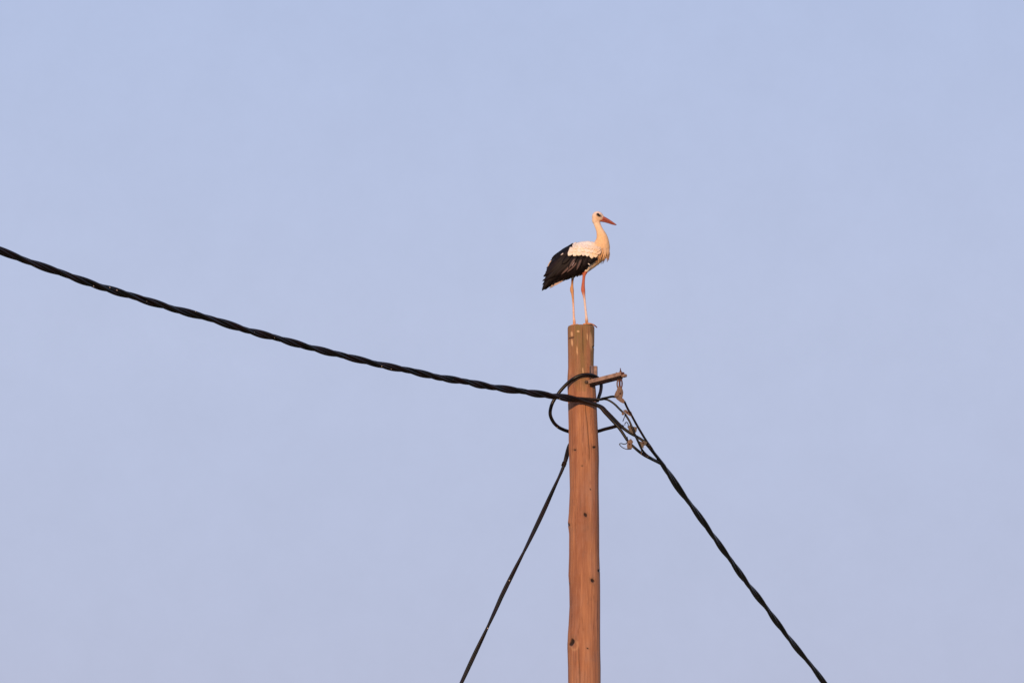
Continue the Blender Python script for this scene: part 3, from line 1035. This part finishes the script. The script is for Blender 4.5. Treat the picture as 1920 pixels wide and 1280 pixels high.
# reddish skin at the gape
blend(np.exp(-(((zx - 700) / 16) ** 2 + ((zy - 178) / 12) ** 2)) * 0.6, np.array([0.45, 0.2, 0.1]))
ca = body_me.color_attributes.new('Col', 'FLOAT_COLOR', 'POINT')
ca.data.foreach_set('color', np.concatenate([colr, np.ones((len(colr), 1))], 1).astype(np.float32).ravel())

# ---- bill: upper and lower mandible


def mandible(name, rows_, mat, parent):
    """rows: (zx_top, zy_top, zx_bot, zy_bot, half depth)"""
    V, F = [], []
    R = 14
    for (x0, y0, x1, y1, d) in rows_:
        for k in range(R):
            an = 2 * math.pi * k / R
            c, s = math.cos(an), math.sin(an)
            p = B((x0 + x1) / 2 + (x0 - x1) / 2 * c, (y0 + y1) / 2 + (y0 - y1) / 2 * c)
            V.append(p + Vector((0, s * d * MU, 0)))
    n = len(rows_)
    for i in range(n - 1):
        for k in range(R):
            k2 = (k + 1) % R
            F.append((i * R + k, i * R + k2, (i + 1) * R + k2, (i + 1) * R + k))
    F.append(tuple(range(R))[::-1]); F.append(tuple(range((n - 1) * R, n * R)))
    o = mesh_obj(name, V, F, mat, parent)
    c = np.zeros((len(V), 4)); c[:, 3] = 1
    for i in range(n):
        t = i / (n - 1)
        base_c = np.array([0.30, 0.062, 0.036]) * (1 - t) + np.array([0.25, 0.072, 0.05]) * t
        if t > 0.85: base_c = np.array([0.12, 0.05, 0.07])
        c[i * R:(i + 1) * R, :3] = base_c
    a = o.data.color_attributes.new('Col', 'FLOAT_COLOR', 'POINT')
    a.data.foreach_set('color', c.astype(np.float32).ravel())
    return o


M_BILL = attr_mat('red_bill', rough=0.4, spec=0.4, bump=0.1, vary=0.15)
bill = mandible('bill', [(690, 116, 684, 165, 24), (716, 126, 702, 165, 24), (745, 139, 735, 172, 19), (780, 160, 770, 186, 14), (815, 184, 808, 202, 9), (838, 201, 834, 213, 5.5), (851, 211, 850, 216, 2.5)], M_BILL, stork)
mandible('lower_mandible', [(690, 160, 688, 184, 20), (706, 163, 702, 183, 20), (738, 170, 732, 188, 16), (772, 185, 768, 198, 11), (808, 202, 805, 210, 7), (832, 212, 831, 216, 4), (845, 215, 844, 217, 2)], M_BILL, bill)
for s in (-1, 1):
    e = B(670, 116, 0)
    ev, ef = ellipsoid(670, 117, 11, 10, 9)
    o = mesh_obj('eye', [v + Vector((0, s * 40 * MU, 0)) for v in ev], ef, M_EYE, stork)

# ---- feathers
SP2 = SPN[:, :2]


def shell(x, y):
    """depth of the body's flank (units) under a point of the outline"""
    d = np.hypot(SP2[:, 0] - x, SP2[:, 1] - y)
    sel = SPN[30:]                                         # trunk only
    d = d[30:]
    i = int(np.argmin(d))
    h, dep = sel[i, 2], sel[i, 3]
    q = min(1.0, d[i] / max(h, 1))
    return max(dep, 16) * math.sqrt(max(0.06, 1 - q * q))


def feather(base, tip, width, lift, col, bend=0.0, camber=0.0035, sink=0.0, side=-1, nt=9, nu=5, round_=0.5, tipcol=None, edge=None, shaft=None):
    """blade lying on the flank. returns verts, faces, colours"""
    bx, by = base; tx, ty = tip
    dx, dy = tx - bx, ty - by
    L = math.hypot(dx, dy); nx, ny = -dy / L, dx / L
    V, F, Cc = [], [], []
    for i in range(nt):
        t = i / (nt - 1)
        cx = bx + dx * t + nx * bend * math.sin(math.pi * t)
        cy = by + dy * t + ny * bend * math.sin(math.pi * t)
        w = width * (0.55 + 0.45 * min(1, t * 2.5)) * (1 - max(0, (t - round_) / (1 - round_)) ** 2.2) ** 0.6 if t < 1 else width * 0.06
        for k in range(nu):
            u = 2 * k / (nu - 1) - 1
            x, y = cx + nx * w * u, cy + ny * w * u
            dep = shell(x, y) * MU + 0.004 + lift * (0.35 + 0.65 * t) * (1 - sink * (1 - t) ** 1.5) - 0.010 * sink * (1 - t) ** 2 + (1 - u * u) * camber + 0.0012 * u
            if side < 0:
                V.append(B(x, y, -dep))
            else:
                q = B(x, y, 0.0)
                V.append(q + Vector((0, dep, 0)))
            c = np.array(col)
            if tipcol is not None and t > 0.8: c = np.array(tipcol)
            if edge is not None and abs(u) > 0.9: c = np.array(edge)
            if shaft is not None and abs(u) < 0.1 and t > 0.25: c = np.array(shaft)  # pale midline stripe paints in a highlight
            Cc.append(c)
    for i in range(nt - 1):
        for k in range(nu - 1):
            F.append((i * nu + k, i * nu + k + 1, (i + 1) * nu + k + 1, (i + 1) * nu + k))
    return V, F, Cc


def feather_obj(name, feathers, parent):
    V, F, Cc = [], [], []
    for v, f, c in feathers:
        o = len(V)
        V += v; F += [tuple(i + o for i in q) for q in f]; Cc += c
    ob = mesh_obj(name, V, F, M_FEATHER, parent)
    arr = np.concatenate([np.array(Cc), np.ones((len(Cc), 1))], 1).astype(np.float32)
    a = ob.data.color_attributes.new('Col', 'FLOAT_COLOR', 'POINT')
    a.data.foreach_set('color', arr.ravel())
    so = ob.modifiers.new('thickness', 'SOLIDIFY'); so.thickness = 0.0014; so.offset = 0
    return ob


rnd = random.Random(11)


def lerp2(a, b, t):
    return (a[0] + (b[0] - a[0]) * t, a[1] + (b[1] - a[1]) * t)


def along(poly, t):
    arr = np.array(poly, float)
    L = np.concatenate([[0], np.cumsum(np.hypot(*np.diff(arr, axis=0).T))])
    s = t * L[-1]
    return (float(np.interp(s, L, arr[:, 0])), float(np.interp(s, L, arr[:, 1])))


def blackish():
    k = rnd.uniform(0.35, 1.2)
    tint = rnd.choice([(1, 0.72, 0.78), (1, 0.85, 0.8), (0.9, 0.8, 0.95)])
    return BLACK * k * np.array(tint)


for side in (-1, 1):
    coverts, flight, scap = [], [], []
    # long primaries to the tail tip
    tipsP = [(134, 842), (150, 822), (172, 808), (205, 790), (240, 775), (275, 757), (310, 740), (345, 738)]
    for i, tp in enumerate(tipsP):
        b0 = along([(330, 560), (420, 600), (470, 620)], i / 7)
        flight.append(feather(b0, tp, 24, 0.004 + 0.0015 * (7 - i), blackish(), bend=-10, side=side, edge=BLACK * 2.0 if i % 2 else None))
    # secondaries hanging along the lower edge
    tipsS = [(350, 744), (385, 730), (415, 716), (445, 712), (472, 706), (500, 694), (528, 672), (556, 642), (582, 612), (604, 592), (632, 572), (650, 553)]
    for i, tp in enumerate(tipsS):
        b0 = along([(430, 540), (520, 525), (650, 515)], i / 11)
        flight.append(feather(b0, tp, 26, 0.006 + 0.0008 * i, blackish(), bend=8, side=side))
    # tertials / scapulars over them
    for i in range(9):
        tp = along([(226, 536), (205, 590), (178, 640), (148, 714), (158, 760), (190, 740), (250, 715), (320, 690), (370, 670)], i / 8)
        b0 = along([(436, 398), (395, 450), (390, 510), (440, 520), (500, 530)], i / 8)
        scap.append(feather(b0, tp, 25, 0.012 + 0.0012 * (8 - i), blackish(), bend=-8, side=side, edge=BLACK * 2.6 if i in (1, 3, 6) else None,
                            shaft=(0.16, 0.10, 0.10) if i in (7, 8) else None))
    for i in range(6):
        tp = along([(300, 520), (330, 600), (400, 640), (470, 650), (540, 620), (600, 580)], i / 5)
        b0 = along([(430, 430), (420, 490), (500, 505), (640, 510)], i / 5)
        scap.append(feather(b0, tp, 26, 0.017, blackish(), side=side, shaft=(0.13, 0.085, 0.085) if i in (2, 3) else None))
    # pale slivers painted in as highlights on the black, last a white feather end
    scap.append(feather((356, 474), (314, 503), 5, 0.024, (0.62, 0.52, 0.46), side=side))
    scap.append(feather((452, 560), (420, 612), 4, 0.022, (0.30, 0.22, 0.22), side=side))
    scap.append(feather((572, 580), (596, 598), 4.5, 0.022, WHITE, side=side))
    # white edge on the back
    scap.append(feather((236, 540), (186, 622), 6, 0.006, (0.50, 0.40, 0.33), side=side, bend=4))
    for i in range(14):
        tp = along([(222, 540), (176, 640), (146, 716), (136, 842), (210, 800), (300, 752), (352, 746)], (i + rnd.uniform(0, 0.8)) / 14)
        ang = math.atan2(tp[1] - 520, tp[0] - 420) + rnd.uniform(-0.12, 0.12)
        ln_ = rnd.uniform(60, 110)
        b0 = (tp[0] - math.cos(ang) * ln_, tp[1] - math.sin(ang) * ln_)
        tp = (tp[0] + math.cos(ang) * rnd.uniform(-4, 9), tp[1] + math.sin(ang) * rnd.uniform(-4, 9))
        flight.append(feather(b0, tp, rnd.uniform(7, 12), 0.002 + rnd.uniform(0, 0.012), blackish(), side=side))
    # white coverts in rows, the lowest row first
    for row in range(3):
        n = 8
        for i in range(n):
            t = i / (n - 1)
            low = along([(384, 508), (430, 512), (480, 513), (520, 514), (560, 517), (604, 535), (622, 520), (652, 530), (668, 500)], t)
            top = along([(452, 402), (520, 402), (600, 405), (655, 420)], t)
            f = row / 3.0
            tp = lerp2(low, top, f)
            tp = (tp[0] + rnd.uniform(-11, 11), tp[1] + rnd.uniform(-7, 5) * (1 if row else 0.6))
            b0 = lerp2(low, top, min(1.12, f + 0.8))
            b0 = (b0[0] + 14, b0[1])
            c = WHITE * rnd.uniform(0.92, 1.05) * np.array([1, rnd.uniform(0.94, 1.0), rnd.uniform(0.84, 1.0)])
            c = c * (1 - 0.6 * max(0, t - 0.6) / 0.4) + BUFF * 0.6 * max(0, t - 0.6) / 0.4
            coverts.append(feather(b0, tp, rnd.uniform(28, 38), 0.019 + 0.0006 * row + rnd.uniform(0, 0.0008), c, side=side, nt=9, nu=7, round_=0.4, camber=0.0008, sink=0.8 if row else 0.5, edge=c * np.array([0.9, 0.86, 0.82]) if rnd.random() < 0.3 else None))  # some edges darkened to paint shadow gaps between the feathers
    wing = feather_obj('wing', scap, stork)
    feather_obj('flight_feathers', flight, wing)
    feather_obj('white_coverts', coverts, wing)

# tail: white feathers showing below the black wing tips
tail = []
for i, (b0, tp) in enumerate([((370, 680), (206, 822)), ((375, 690), (228, 806)), ((380, 695), (248, 796)), ((385, 700), (275, 778)), ((390, 705), (300, 760)), ((395, 700), (322, 748))]):
    for s in (-1, 1):
        v, f, c = feather(b0, tp, 14, -0.006, np.array([0.62, 0.44, 0.38]) * rnd.uniform(0.85, 1.05), side=s, tipcol=(0.35, 0.28, 0.26) if i == 0 else None)
        # pull in towards the middle of the bird, fanned a little
        v = [Vector((p.x, Y0 + (p.y - Y0) * (0.75 - 0.1 * i), p.z)) for p in v]
        tail.append((v, f, c))
feather_obj('tail', tail, stork)

# shaggy breast: slender pointed feathers hanging all round the front of the neck base
breast = []
for k in range(360):
    an = rnd.uniform(-0.62, 0.62) * math.pi                  # 0 = forwards
    lvl = rnd.uniform(-0.75, 1.0)
    zc = 385 + 75 * lvl
    ccx = 708 - 10 * lvl
    rxx, ryy = 66 + 18 * lvl, 60 + 22 * lvl
    bx_ = ccx + math.cos(an) * rxx * 0.92
    by_ = math.sin(an) * ryy * 0.96
    back = max(0.0, -math.cos(an) + 0.25)
    ln = rnd.uniform(72, 125) + 24 * max(lvl, 0) - 10 * back
    tip_x = bx_ - 10 - 22 * (1 - max(0, math.cos(an))) + rnd.uniform(-9, 7)
    if math.cos(an) > 0.75: tip_x = bx_ + rnd.uniform(-14, 3)
    tip_z = zc + ln
    tip_z = min(tip_z, 600 - max(0, tip_x - 695) * 0.62 + rnd.uniform(-26, 6))
    wid = rnd.uniform(6, 12)
    V_, F_, C_ = [], [], []
    nt = 7
    cshade = (BUFF * 0.85 + WHITE * 0.15) * rnd.uniform(0.82, 1.08)
    if math.cos(an) < 0.35: cshade = cshade * np.array([0.98, 0.9, 0.82])
    for i in range(nt):
        t = i / (nt - 1)
        x = bx_ + (tip_x - bx_) * t + math.cos(an) * 9 * math.sin(math.pi * min(1, t * 1.2))
        z = zc + (tip_z - zc) * t
        y = by_ * (1 + 0.06 * math.sin(math.pi * t) - 0.12 * t) + math.sin(an) * 6 * math.sin(math.pi * min(1, t * 1.2))
        w = wid * (0.7 + 0.5 * math.sin(math.pi * min(1, t * 1.4))) * (1 - t ** 2.2) + 0.6
        tx_, ty_ = -math.sin(an), math.cos(an)
        for u in (-1, 0, 1):
            V_.append(B(x + tx_ * w * u + (math.cos(an) * 2.5 if u == 0 else 0), z, 0) + Vector((0, (y + ty_ * w * u + (math.sin(an) * 2.5 if u == 0 else 0)) * MU, 0)))
            C_.append(cshade * (1 - t * max(0.15, lvl) * np.array([0.12, 0.28, 0.40])))
    for i in range(nt - 1):
        for u in range(2):
            F_.append((i * 3 + u, i * 3 + u + 1, (i + 1) * 3 + u + 1, (i + 1) * 3 + u))
    breast.append((V_, F_, C_))
feather_obj('breast_feathers', breast, stork)
